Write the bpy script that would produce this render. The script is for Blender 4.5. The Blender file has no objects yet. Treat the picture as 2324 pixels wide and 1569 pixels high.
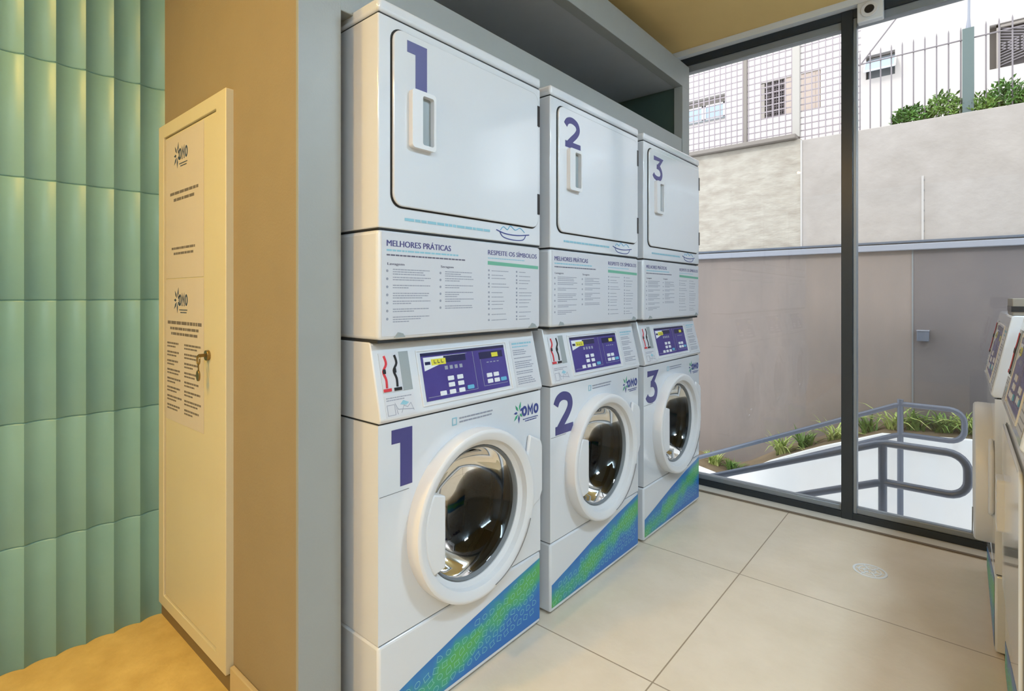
import bpy, math, random
from mathutils import Vector, Matrix
R = random.Random(7)
PI = math.pi
C = bpy.context.scene.collection

# ------------------------------------------------------------------ materials
def lin(c):
    f = lambda v: v/12.92 if v <= 0.04045 else ((v+0.055)/1.055)**2.4
    return (f(c[0]/255), f(c[1]/255), f(c[2]/255), 1)

def mat(name, col, rough=0.5, metal=0.0, noise=0.0, nscale=8, bump=0.0, bscale=60, spec=0.5, coat=0.0, col2=None, stretch=None):
    m = bpy.data.materials.new(name); m.use_nodes = True
    nt = m.node_tree; b = nt.nodes['Principled BSDF']
    b.inputs['Roughness'].default_value = rough
    b.inputs['Metallic'].default_value = metal
    b.inputs['Specular IOR Level'].default_value = spec
    b.inputs['Coat Weight'].default_value = coat; b.inputs['Coat Roughness'].default_value = 0.07; b.inputs['Coat IOR'].default_value = 1.6
    b.inputs['Base Color'].default_value = lin(col)
    tc = nt.nodes.new('ShaderNodeTexCoord')
    vec = tc.outputs['Object']
    if stretch:
        mp = nt.nodes.new('ShaderNodeMapping'); mp.inputs['Scale'].default_value = stretch
        nt.links.new(vec, mp.inputs[0]); vec = mp.outputs[0]
    if noise > 0 or col2:
        n = nt.nodes.new('ShaderNodeTexNoise'); n.inputs['Scale'].default_value = nscale
        n.inputs['Detail'].default_value = 6; n.inputs['Roughness'].default_value = 0.6
        nt.links.new(vec, n.inputs['Vector'])
        r = nt.nodes.new('ShaderNodeValToRGB')
        r.color_ramp.elements[0].position = 0.32; r.color_ramp.elements[1].position = 0.68
        a = lin(col)
        if col2:
            r.color_ramp.elements[0].color = lin(col2)
        else:
            r.color_ramp.elements[0].color = tuple(v*(1-noise) for v in a[:3])+(1,)
        r.color_ramp.elements[1].color = a
        nt.links.new(n.outputs['Fac'], r.inputs[0]); nt.links.new(r.outputs[0], b.inputs['Base Color'])
    if bump > 0:
        n2 = nt.nodes.new('ShaderNodeTexNoise'); n2.inputs['Scale'].default_value = bscale
        n2.inputs['Detail'].default_value = 4
        nt.links.new(vec, n2.inputs['Vector'])
        bp = nt.nodes.new('ShaderNodeBump'); bp.inputs['Strength'].default_value = bump
        bp.inputs['Distance'].default_value = 0.01
        nt.links.new(n2.outputs['Fac'], bp.inputs['Height']); nt.links.new(bp.outputs[0], b.inputs['Normal'])
    return m

M = {}
M['enamel'] = mat('white_enamel', (216, 220, 226), 0.13, noise=0.02, nscale=3, spec=0.5, coat=0.6)
M['plastic'] = mat('white_plastic', (220, 221, 224), 0.35, bump=0.02, bscale=300)
M['sheet'] = mat('machine_side_paint', (205, 205, 204), 0.4, noise=0.03)
M['gap'] = mat('shadow_gap', (38, 40, 42), 0.8)
M['seam'] = mat('seam_grey', (120, 124, 128), 0.6)
M['recess'] = mat('recess_grey', (150, 158, 160), 0.5)
M['gasket'] = mat('rubber_gasket', (62, 64, 66), 0.6, bump=0.1)
M['drum'] = mat('drum_steel', (70, 72, 72), 0.42, metal=0.8, bump=0.4, bscale=120)
M['chrome'] = mat('chrome', (190, 188, 184), 0.15, metal=1.0)
M['brass'] = mat('brass_lock', (150, 128, 84), 0.3, metal=0.9)
M['num'] = mat('number_purple', (72, 70, 126), 0.4, noise=0.05)
M['purple'] = mat('display_purple', (66, 52, 124), 0.25, col2=(74, 66, 140), nscale=5)
M['purple_dark'] = mat('display_dark', (34, 34, 74), 0.2)
M['yellow'] = mat('display_yellow', (214, 206, 60), 0.4)
M['white_print'] = mat('white_print', (222, 226, 232), 0.4)
M['cyan'] = mat('cyan_print', (96, 170, 205), 0.4)
M['ltcyan'] = mat('pale_cyan_print', (140, 188, 204), 0.5)
M['green_bar'] = mat('green_print', (108, 172, 148), 0.5)
M['logo_green'] = mat('logo_green', (60, 160, 120), 0.5)
M['logo_blue'] = mat('logo_blue', (62, 74, 140), 0.4)
M['ink'] = mat('grey_ink', (146, 150, 164), 0.6)
M['ink_dark'] = mat('dark_ink', (92, 90, 108), 0.6)
M['poster_ink'] = mat('poster_ink', (112, 104, 100), 0.6)
M['poster_logo'] = mat('poster_logo_ink', (52, 72, 100), 0.6)
M['red'] = mat('red_paint', (200, 50, 60), 0.4)
M['black'] = mat('black_plastic', (22, 22, 26), 0.35)
M['sticker'] = mat('sticker_white', (206, 208, 214), 0.3, noise=0.02)
M['paper'] = mat('poster_paper', (204, 194, 182), 0.55, noise=0.03)
M['panel_grey'] = mat('joinery_grey', (150, 154, 152), 0.45, noise=0.03, bump=0.05, bscale=200)
M['panel_end'] = mat('wall_beige', (150, 134, 106), 0.7, noise=0.05, bump=0.08, bscale=150)
M['niche'] = mat('niche_paint', (172, 176, 180), 0.5, noise=0.04)
M['niche_dark'] = mat('niche_end_green', (56, 74, 66), 0.6, noise=0.1)
M['ceil'] = mat('ceiling_paint', (222, 190, 124), 0.8, noise=0.06, nscale=3, bump=0.06, bscale=40)  # yellow of the warm lamps tinted into the base colour
M['white_trim'] = mat('white_trim', (222, 226, 230), 0.5)
M['door_cream'] = mat('door_cream', (210, 200, 168), 0.42, noise=0.03, nscale=4)
M['skirt'] = mat('skirting_brown', (128, 108, 72), 0.6, noise=0.08)
M['skirt_l'] = mat('skirting_beige', (196, 176, 136), 0.5, noise=0.05)
M['alu_dark'] = mat('dark_anodised', (44, 52, 59), 0.3, metal=0.2, noise=0.1)
M['alu_grey'] = mat('grey_aluminium', (136, 144, 152), 0.35, metal=0.3)
M['stone'] = mat('threshold_stone', (206, 200, 188), 0.4, noise=0.06)
M['groove'] = mat('threshold_groove', (112, 98, 82), 0.7)
M['rail'] = mat('handrail_grey_paint', (96, 104, 120), 0.3, metal=0.1, noise=0.06)
M['facade'] = mat('facade_white', (188, 181, 178), 0.9, noise=0.05, nscale=1.5)
M['facade_reveal'] = mat('facade_reveal', (150, 142, 136), 0.9)
M['shutter'] = mat('shutter_beige', (170, 154, 144), 0.7)
M['grille'] = mat('window_grille', (84, 74, 78), 0.7)
M['grille_back'] = mat('window_dark', (52, 44, 46), 0.4)
M['win_glass'] = mat('window_glass_pale', (158, 172, 186), 0.12)
M['post_green'] = mat('post_green_grey', (88, 104, 104), 0.4)
M['wire'] = mat('fence_wire', (128, 121, 126), 0.6)
M['net'] = mat('net_wire', (158, 148, 154), 0.6)
M['drip'] = mat('pale_mortar', (188, 184, 182), 0.8)
M['pole'] = mat('fence_pole_beige', (134, 126, 120), 0.7)
M['pole_w'] = mat('fence_pole_pale', (176, 171, 166), 0.7)
M['planter'] = mat('planter_white', (244, 244, 244), 0.85, noise=0.03)
M['paving'] = mat('paving_white', (236, 236, 236), 0.9, noise=0.04)
M['soil'] = mat('soil', (126, 108, 84), 0.95, noise=0.3, bump=0.5)
M['leaf'] = mat('leaf_green', (120, 150, 66), 0.5, col2=(76, 112, 44), nscale=6)
M['leaf_l'] = mat('leaf_pale', (200, 206, 130), 0.5, col2=(140, 166, 78), nscale=9)
M['leaf_d'] = mat('leaf_deep', (92, 140, 50), 0.5, col2=(48, 84, 34), nscale=10)
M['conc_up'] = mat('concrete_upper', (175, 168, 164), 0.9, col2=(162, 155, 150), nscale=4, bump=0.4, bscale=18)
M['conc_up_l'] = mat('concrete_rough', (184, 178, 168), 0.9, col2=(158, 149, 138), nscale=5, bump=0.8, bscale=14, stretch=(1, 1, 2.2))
M['conc_lo'] = mat('concrete_lower', (136, 124, 118), 0.85, col2=(126, 117, 113), nscale=2.2, bump=0.2, bscale=20, stretch=(2, 2, .5))  # darker than the upper wall: overhead shade put into the colour
M['conc_lo_d'] = mat('concrete_lower_grey', (110, 103, 103), 0.85, col2=(100, 95, 97), nscale=2.2, bump=0.15, bscale=20)  # same shade in the colour, slightly greyer right of the joint
M['ledge'] = mat('ledge_grey', (142, 146, 158), 0.6)
M['ledge_d'] = mat('ledge_shadow_strip', (88, 96, 110), 0.6)  # darker grey for the strip above the ledge
M['entry'] = mat('entry_floor_stone', (220, 190, 116), 0.45, col2=(198, 166, 94), nscale=9, bump=0.15, bscale=30)  # yellower, mottled tone for the slab laid over the floor tiles
M['room'] = mat('room_wall_paint', (206, 211, 214), 0.8, noise=0.03)
M['box_taupe'] = mat('payment_box_taupe', (136, 130, 120), 0.5)

def teal_mat():
    m = mat('teal_tile', (126, 168, 166), 0.38, col2=(112, 156, 156), nscale=1.6, bump=0.05, bscale=20, spec=0.4)
    return m
M['teal'] = teal_mat()

def decal_mat():
    m = bpy.data.materials.new('blue_green_decal'); m.use_nodes = True
    nt = m.node_tree; b = nt.nodes['Principled BSDF']; b.inputs['Roughness'].default_value = 0.3
    tc = nt.nodes.new('ShaderNodeTexCoord')
    # a green streak runs diagonally through blue, inside the decal's own plane
    sx = nt.nodes.new('ShaderNodeSeparateXYZ'); nt.links.new(tc.outputs['Object'], sx.inputs[0])
    def mth(op, a, bb):
        n = nt.nodes.new('ShaderNodeMath'); n.operation = op
        for i, v in enumerate((a, bb)):
            if isinstance(v, (int, float)): n.inputs[i].default_value = v
            else: nt.links.new(v, n.inputs[i])
        return n.outputs[0]
    c = mth('SUBTRACT', sx.outputs['Z'], mth('MULTIPLY', sx.outputs['Y'], 0.24))
    c = mth('SUBTRACT', c, 0.030)
    c = mth('ABSOLUTE', mth('DIVIDE', c, 0.080), 0)
    n = nt.nodes.new('ShaderNodeTexNoise'); n.inputs['Scale'].default_value = 9; n.inputs['Detail'].default_value = 3
    nt.links.new(tc.outputs['Object'], n.inputs['Vector'])
    c = mth('ADD', c, mth('MULTIPLY', mth('SUBTRACT', n.outputs['Fac'], 0.5), 1.6))
    r = nt.nodes.new('ShaderNodeValToRGB'); e = r.color_ramp.elements
    e[0].position = 0.0; e[0].color = lin((84, 170, 92)); e[1].position = 1.0; e[1].color = lin((36, 108, 184))
    k = e.new(0.35); k.color = lin((56, 156, 130)); k = e.new(0.62); k.color = lin((40, 126, 182))
    nt.links.new(c, r.inputs[0]); nt.links.new(r.outputs[0], b.inputs['Base Color'])
    return m
M['decal'] = decal_mat()
M['decal_line'] = mat('decal_outline', (134, 200, 196), 0.4)

def glass_mat(name, tint, refl=1.0, rough=0.0):
    m = bpy.data.materials.new(name); m.use_nodes = True
    nt = m.node_tree; nt.nodes.clear()
    o = nt.nodes.new('ShaderNodeOutputMaterial'); mx = nt.nodes.new('ShaderNodeMixShader')
    t = nt.nodes.new('ShaderNodeBsdfTransparent'); t.inputs[0].default_value = tint
    g = nt.nodes.new('ShaderNodeBsdfGlossy'); g.inputs['Roughness'].default_value = rough
    f = nt.nodes.new('ShaderNodeFresnel'); f.inputs[0].default_value = 1.45
    mu = nt.nodes.new('ShaderNodeMath'); mu.operation = 'MULTIPLY'; mu.inputs[1].default_value = refl
    nt.links.new(f.outputs[0], mu.inputs[0]); nt.links.new(mu.outputs[0], mx.inputs[0])
    nt.links.new(t.outputs[0], mx.inputs[1]); nt.links.new(g.outputs[0], mx.inputs[2]); nt.links.new(mx.outputs[0], o.inputs[0])
    return m
M['pane'] = glass_mat('clear_glass', (0.97, 0.98, 0.98, 1), 0.7)
M['bowl'] = glass_mat('smoked_glass', (0.30, 0.32, 0.32, 1), 1.1, 0.04)

def floor_mat():
    m = bpy.data.materials.new('beige_porcelain_tile'); m.use_nodes = True
    nt = m.node_tree; b = nt.nodes['Principled BSDF']; b.inputs['Roughness'].default_value = 0.3
    tc = nt.nodes.new('ShaderNodeTexCoord'); sx = nt.nodes.new('ShaderNodeSeparateXYZ')
    nt.links.new(tc.outputs['Object'], sx.inputs[0])
    def mth(op, a, bb=0.0):
        n = nt.nodes.new('ShaderNodeMath'); n.operation = op
        for i, v in enumerate((a, bb)):
            if isinstance(v, (int, float)): n.inputs[i].default_value = v
            else: nt.links.new(v, n.inputs[i])
        return n.outputs[0]
    def line(s, off):
        v = mth('ADD', s, off); v = mth('DIVIDE', v, 0.82); v = mth('ADD', v, 20.0); v = mth('FRACT', v)
        v = mth('SUBTRACT', v, 0.5); v = mth('ABSOLUTE', v); return mth('GREATER_THAN', v, 0.4972)
    g = mth('MAXIMUM', line(sx.outputs['X'], 0.715+0.0), line(sx.outputs['Y'], -1.50))
    n = nt.nodes.new('ShaderNodeTexNoise'); n.inputs['Scale'].default_value = 3.5; n.inputs['Detail'].default_value = 8
    n.inputs['Roughness'].default_value = 0.65
    nt.links.new(tc.outputs['Object'], n.inputs['Vector'])
    r = nt.nodes.new('ShaderNodeValToRGB'); e = r.color_ramp.elements
    e[0].position = 0.3; e[0].color = lin((210, 197, 176)); e[1].position = 0.7; e[1].color = lin((222, 210, 192))
    nt.links.new(n.outputs['Fac'], r.inputs[0])
    mx = nt.nodes.new('ShaderNodeMix'); mx.data_type = 'RGBA'
    nt.links.new(g, mx.inputs[0]); nt.links.new(r.outputs[0], mx.inputs[6]); mx.inputs[7].default_value = lin((150, 134, 112))
    nt.links.new(mx.outputs[2], b.inputs['Base Color'])
    n2 = nt.nodes.new('ShaderNodeTexNoise'); n2.inputs['Scale'].default_value = 25; n2.inputs['Detail'].default_value = 4
    nt.links.new(tc.outputs['Object'], n2.inputs['Vector'])
    bp = nt.nodes.new('ShaderNodeBump'); bp.inputs['Strength'].default_value = 0.12; bp.inputs['Distance'].default_value = 0.01
    nt.links.new(n2.outputs['Fac'], bp.inputs['Height']); nt.links.new(bp.outputs[0], b.inputs['Normal'])
    return m
M['floor'] = floor_mat()

# ------------------------------------------------------------------ mesh helpers
class MB:
    def __init__(s): s.v = []; s.f = []; s.mi = []; s.cur = 0
    def add(s, vs, fs):
        o = len(s.v); s.v += [tuple(p) for p in vs]
        for f in fs: s.f.append([i+o for i in f]); s.mi.append(s.cur)
    def box(s, x0, x1, y0, y1, z0, z1):
        s.add([(x0,y0,z0),(x1,y0,z0),(x1,y1,z0),(x0,y1,z0),(x0,y0,z1),(x1,y0,z1),(x1,y1,z1),(x0,y1,z1)],
              [(0,3,2,1),(4,5,6,7),(0,1,5,4),(1,2,6,5),(2,3,7,6),(3,0,4,7)])
        return s
    def prism(s, P, poly, h0, h1):            # poly in (a,b); P(a,b,h) -> xyz
        n = len(poly)
        vs = [P(a, b, h0) for a, b in poly]+[P(a, b, h1) for a, b in poly]
        fs = [list(range(n-1, -1, -1)), list(range(n, 2*n))]
        for i in range(n): j = (i+1) % n; fs.append([i, j, n+j, n+i])
        s.add(vs, fs); return s
    def bar(s, a, b, w, d=None):
        a, b = Vector(a), Vector(b); d = d or w
        t = (b-a).normalized(); u = t.cross(Vector((0,0,1)))
        if u.length < 1e-4: u = Vector((1,0,0))
        u.normalize(); v = t.cross(u)
        q = [u*w/2+v*d/2, -u*w/2+v*d/2, -u*w/2-v*d/2, u*w/2-v*d/2]
        s.add([a+k for k in q]+[b+k for k in q], [(3,2,1,0),(4,5,6,7),(0,1,5,4),(1,2,6,5),(2,3,7,6),(3,0,4,7)]); return s
    def tube(s, pts, r, n=12, closed=False, rr=None):
        pts = [Vector(p) for p in pts]; m = len(pts); vs = []
        up = None
        for i, p in enumerate(pts):
            if closed: t = pts[(i+1) % m]-pts[i-1]
            else: t = pts[min(i+1, m-1)]-pts[max(i-1, 0)]
            t.normalize()
            if up is None:
                up = t.orthogonal().normalized()
            up = (up-t*up.dot(t)).normalized(); w = t.cross(up)
            q = rr[i] if rr else r
            for k in range(n):
                a = 2*PI*k/n; vs.append(p+up*math.cos(a)*q+w*math.sin(a)*q)
        fs = []
        for i in range(m if closed else m-1):
            for k in range(n):
                a = i*n+k; b = i*n+(k+1) % n; j = (i+1) % m
                fs.append((a, b, j*n+(k+1) % n, j*n+k))
        if not closed: fs.append(list(range(n-1, -1, -1))); fs.append([(m-1)*n+k for k in range(n)])
        s.add(vs, fs); return s
    def lathe(s, prof, cy, cz, n=72, arc=None):     # axis along x; prof (r, x)
        vs = []; fs = []; m = len(prof)
        for k in range(n):
            a = 2*PI*k/n
            for r, x in prof: vs.append((x, cy+r*math.cos(a), cz+r*math.sin(a)))
        for k in range(n):
            j = (k+1) % n
            for i in range(m-1): fs.append((k*m+i, k*m+i+1, j*m+i+1, j*m+i))
        s.add(vs, fs); return s
    def stroke(s, P, pts, w, h0, h1, closed=False):
        pts = [Vector((p[0], p[1])) for p in pts]; m = len(pts); L = []; Rr = []
        for i, p in enumerate(pts):
            if closed: t0 = (p-pts[i-1]); t1 = (pts[(i+1) % m]-p)
            else: t0 = p-pts[i-1] if i else pts[1]-p; t1 = pts[i+1]-p if i < m-1 else t0
            t0 = t0.normalized(); t1 = t1.normalized(); t = (t0+t1)
            if t.length < 1e-6: t = t1
            t.normalize(); nn = Vector((-t.y, t.x)); c = max(0.5, nn.dot(Vector((-t1.y, t1.x))))
            L.append(p+nn*w/2/c); Rr.append(p-nn*w/2/c)
        vs = [P(q.x, q.y, h1) for q in L]+[P(q.x, q.y, h1) for q in Rr]+[P(q.x, q.y, h0) for q in L]+[P(q.x, q.y, h0) for q in Rr]
        fs = []
        for i in range(m if closed else m-1):
            j = (i+1) % m
            fs += [(i, m+i, m+j, j), (i, j, 2*m+j, 2*m+i), (m+i, 3*m+i, 3*m+j, m+j)]
        if not closed: fs += [(0, 2*m, 3*m, m), (m-1, 2*m-1, 4*m-1, 3*m-1)]
        s.add(vs, fs); return s
    def text(s, P, txt, a0, b0, width, height, h, bold=0.0):
        cu = bpy.data.curves.new('t', 'FONT'); cu.body = txt; cu.size = 1; cu.resolution_u = 3
        o = bpy.data.objects.new('t', cu); C.objects.link(o)
        dg = bpy.context.evaluated_depsgraph_get(); me = bpy.data.meshes.new_from_object(o.evaluated_get(dg))
        xs = [v.co.x for v in me.vertices]; ys = [v.co.y for v in me.vertices]
        if xs:
            x0, x1, y0, y1 = min(xs), max(xs), min(ys), max(ys)
            sx = width/(x1-x0); sy = height/(y1-y0)
            for q in ((0, 1, 2) if bold else (0,)):       # heavier weight: the same letters laid a hair apart
                s.add([P(a0+q*bold*height*3+(v.co.x-x0)*sx, b0+(v.co.y-y0)*sy, h+q*0.00004) for v in me.vertices], [list(p.vertices) for p in me.polygons])
        bpy.data.objects.remove(o); bpy.data.meshes.remove(me); bpy.data.curves.remove(cu); return s
    def greek(s, P, a0, a1, b, hgt, h, last=1.0):      # a line of lettering too small to read
        a = a0; end = a0+(a1-a0)*last
        while a < end-0.002:
            w = min(R.uniform(1.2, 4.5)*hgt, end-a)
            s.prism(P, [(a, b), (a+w, b), (a+w, b+hgt), (a, b+hgt)], h-0.0002, h)
            a += w+hgt*0.45
        return s
    def build(s, name, m, parent=None, smooth=False, bevel=0, seg=2, angle=40):
        me = bpy.data.meshes.new(name); me.from_pydata(s.v, [], s.f); me.update()
        ms = m if isinstance(m, (list, tuple)) else [m]
        for x in ms: me.materials.append(M[x])
        if len(ms) > 1:
            for p, i in zip(me.polygons, s.mi): p.material_index = i
        import bmesh
        bm = bmesh.new(); bm.from_mesh(me)
        if not getattr(s, 'keep', False): bmesh.ops.recalc_face_normals(bm, faces=bm.faces)
        bm.to_mesh(me); bm.free()
        o = bpy.data.objects.new(name, me); C.objects.link(o)
        if parent: o.parent = parent
        if bevel:
            b = o.modifiers.new('b', 'BEVEL'); b.width = bevel; b.segments = seg; b.limit_method = 'ANGLE'; b.angle_limit = math.radians(30)
        if smooth or bevel:
            for p in me.polygons: p.use_smooth = True
            try: me.set_sharp_from_angle(angle=math.radians(angle))
            except Exception: pass
        return o

def tag(o, label, cat, group=None, kind=None):
    o['label'] = label; o['category'] = cat
    if group: o['group'] = group
    if kind: o['kind'] = kind
    return o
def thing(name, loc=(0,0,0), rz=0):
    o = bpy.data.objects.new(name, None); C.objects.link(o); o.location = loc; o.rotation_euler = (0,0,rz); o.empty_display_size = 0.1
    return o
def struct(o, label=None):
    o['kind'] = 'structure'
    if label: o['label'] = label
    return o
def rrect(a0, a1, b0, b1, r, n=6):
    p = []
    for ca, cb, s in ((a1-r, b0+r, -PI/2), (a1-r, b1-r, 0), (a0+r, b1-r, PI/2), (a0+r, b0+r, PI)):
        for i in range(n+1):
            t = s+PI/2*i/n; p.append((ca+r*math.cos(t), cb+r*math.sin(t)))
    return p
def rect(a0, a1, b0, b1): return [(a0,b0),(a1,b0),(a1,b1),(a0,b1)]
def spline(pts, n=6):
    out = []; m = len(pts)
    for i in range(m-1):
        p0, p1, p2, p3 = pts[max(i-1,0)], pts[i], pts[i+1], pts[min(i+2,m-1)]
        for k in range(n):
            t = k/n
            out.append(tuple(0.5*((2*b)+(-a+c)*t+(2*a-5*b+4*c-d)*t*t+(-a+3*b-3*c+d)*t**3) for a, b, c, d in zip(p0,p1,p2,p3)))
    out.append(tuple(pts[-1])); return out

# glyphs for the machine numbers, unit box height 1
def number(mb, P, n, a0, b0, w, h, h0, h1):
    if n == 1:
        q = [(0.08,1.0),(1.0,1.0),(1.0,0.0),(0.46,0.0),(0.46,0.76),(0.08,0.76)]
        mb.prism(P, [(a0+x*w, b0+y*h) for x, y in q][::-1], h0, h1)
    else:
        th = 0.052 if n else 0
        if n == 2:
            pts = [(0.02,0.70),(0.16,0.84),(0.45,0.90),(0.78,0.83),(0.88,0.66),(0.74,0.48),(0.42,0.27),(0.14,0.08)]
            c = spline(pts, 5)
            mb.stroke(P, [(a0+x*w, b0+y*h) for x, y in c], h*0.2, h0, h1+.0002)
            mb.prism(P, [(a0+x*w, b0+y*h) for x, y in ((0.0,0),(1.06,0),(1.06,0.20),(0.0,0.20))], h0, h1)
        if n == 3:
            c = [(0.06,0.90),(0.94,0.90),(0.50,0.58)]
            mb.stroke(P, [(a0+x*w, b0+y*h) for x, y in c], h*0.18, h0, h1)
            c = spline([(0.38,0.58),(0.72,0.54),(0.92,0.34),(0.80,0.14),(0.45,0.09),(0.14,0.14),(0.0,0.24)], 5)
            mb.stroke(P, [(a0+x*w, b0+y*h) for x, y in c], h*0.19, h0, h1-0.0001)
    return mb

def logo(mb_cols, P, a0, b0, w, h, h1):
    # splash of petals (green, blue) and the three letters
    g, bl = mb_cols
    cx, cz = a0+0.26*w, b0+0.5*h
    for ang, L, which in ((75, .62, g), (35, .42, bl), (125, .55, g), (180, .45, bl), (225, .6, g), (270, .62, bl), (318, .42, g)):
        a = math.radians(ang); d = Vector((math.cos(a), math.sin(a))); n = Vector((-d.y, d.x)); c = Vector((cx, cz))
        p = [c+d*h*0.12, c+d*h*L*0.55+n*h*0.075, c+d*h*L, c+d*h*L*0.55-n*h*0.075]
        which.prism(P, [tuple(q) for q in p], h1-0.0003, h1)
    lw = w*0.19
    for i, ch in enumerate('OMO'):
        x = a0+w*0.36+i*lw*1.12; y0, y1 = b0+h*0.22, b0+h*0.8
        if ch == 'O':
            pts = [(x+lw/2+math.cos(t*PI/8)*lw*0.34, (y0+y1)/2+math.sin(t*PI/8)*(y1-y0)*0.38) for t in range(16)]
            bl.stroke(P, pts, lw*0.30, h1-0.0003, h1, closed=True)
        else:
            bl.stroke(P, [(x+lw*.12,y0),(x+lw*.12,y1-.002),(x+lw*.5,y0+(y1-y0)*.4),(x+lw*.88,y1-.002),(x+lw*.88,y0)], lw*0.26, h1-0.0003, h1)
    bl.greek(P, a0+w*0.40, a0+w*0.95, b0+h*0.02, h*0.05, h1)
    bl.greek(P, a0+w*0.48, a0+w*0.90, b0-h*0.10, h*0.05, h1)

# ------------------------------------------------------------------ washing machine (front at local x=0, across = +y, up = +z)
W = 0.690
FP = lambda a, b, h: (h, a, b)
def plate_hole(mb, y0, y1, z0, z1, cy, cz, r, x, n=64):
    ring = [(cy+r*math.cos(2*PI*k/n), cz+r*math.sin(2*PI*k/n)) for k in range(n)]
    outer = []
    for k in range(n):
        dx, dz = math.cos(2*PI*k/n), math.sin(2*PI*k/n)
        ts = []
        if dx > 1e-9: ts.append((y1-cy)/dx)
        if dx < -1e-9: ts.append((y0-cy)/dx)
        if dz > 1e-9: ts.append((z1-cz)/dz)
        if dz < -1e-9: ts.append((z0-cz)/dz)
        t = min(ts); outer.append([cy+dx*t, cz+dz*t])
    for c in ((y0,z0),(y1,z0),(y1,z1),(y0,z1)):      # snap nearest point onto the corner
        i = min(range(n), key=lambda q: (outer[q][0]-c[0])**2+(outer[q][1]-c[1])**2); outer[i] = list(c)
    vs = [(x, a, b) for a, b in ring]+[(x, a, b) for a, b in outer]+[(x-0.02, a, b) for a, b in ring]
    fs = []
    for k in range(n):
        j = (k+1) % n; fs += [(k, j, n+j, n+k), (k, 2*n+k, 2*n+j, j)]
    mb.add(vs, fs)

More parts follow.
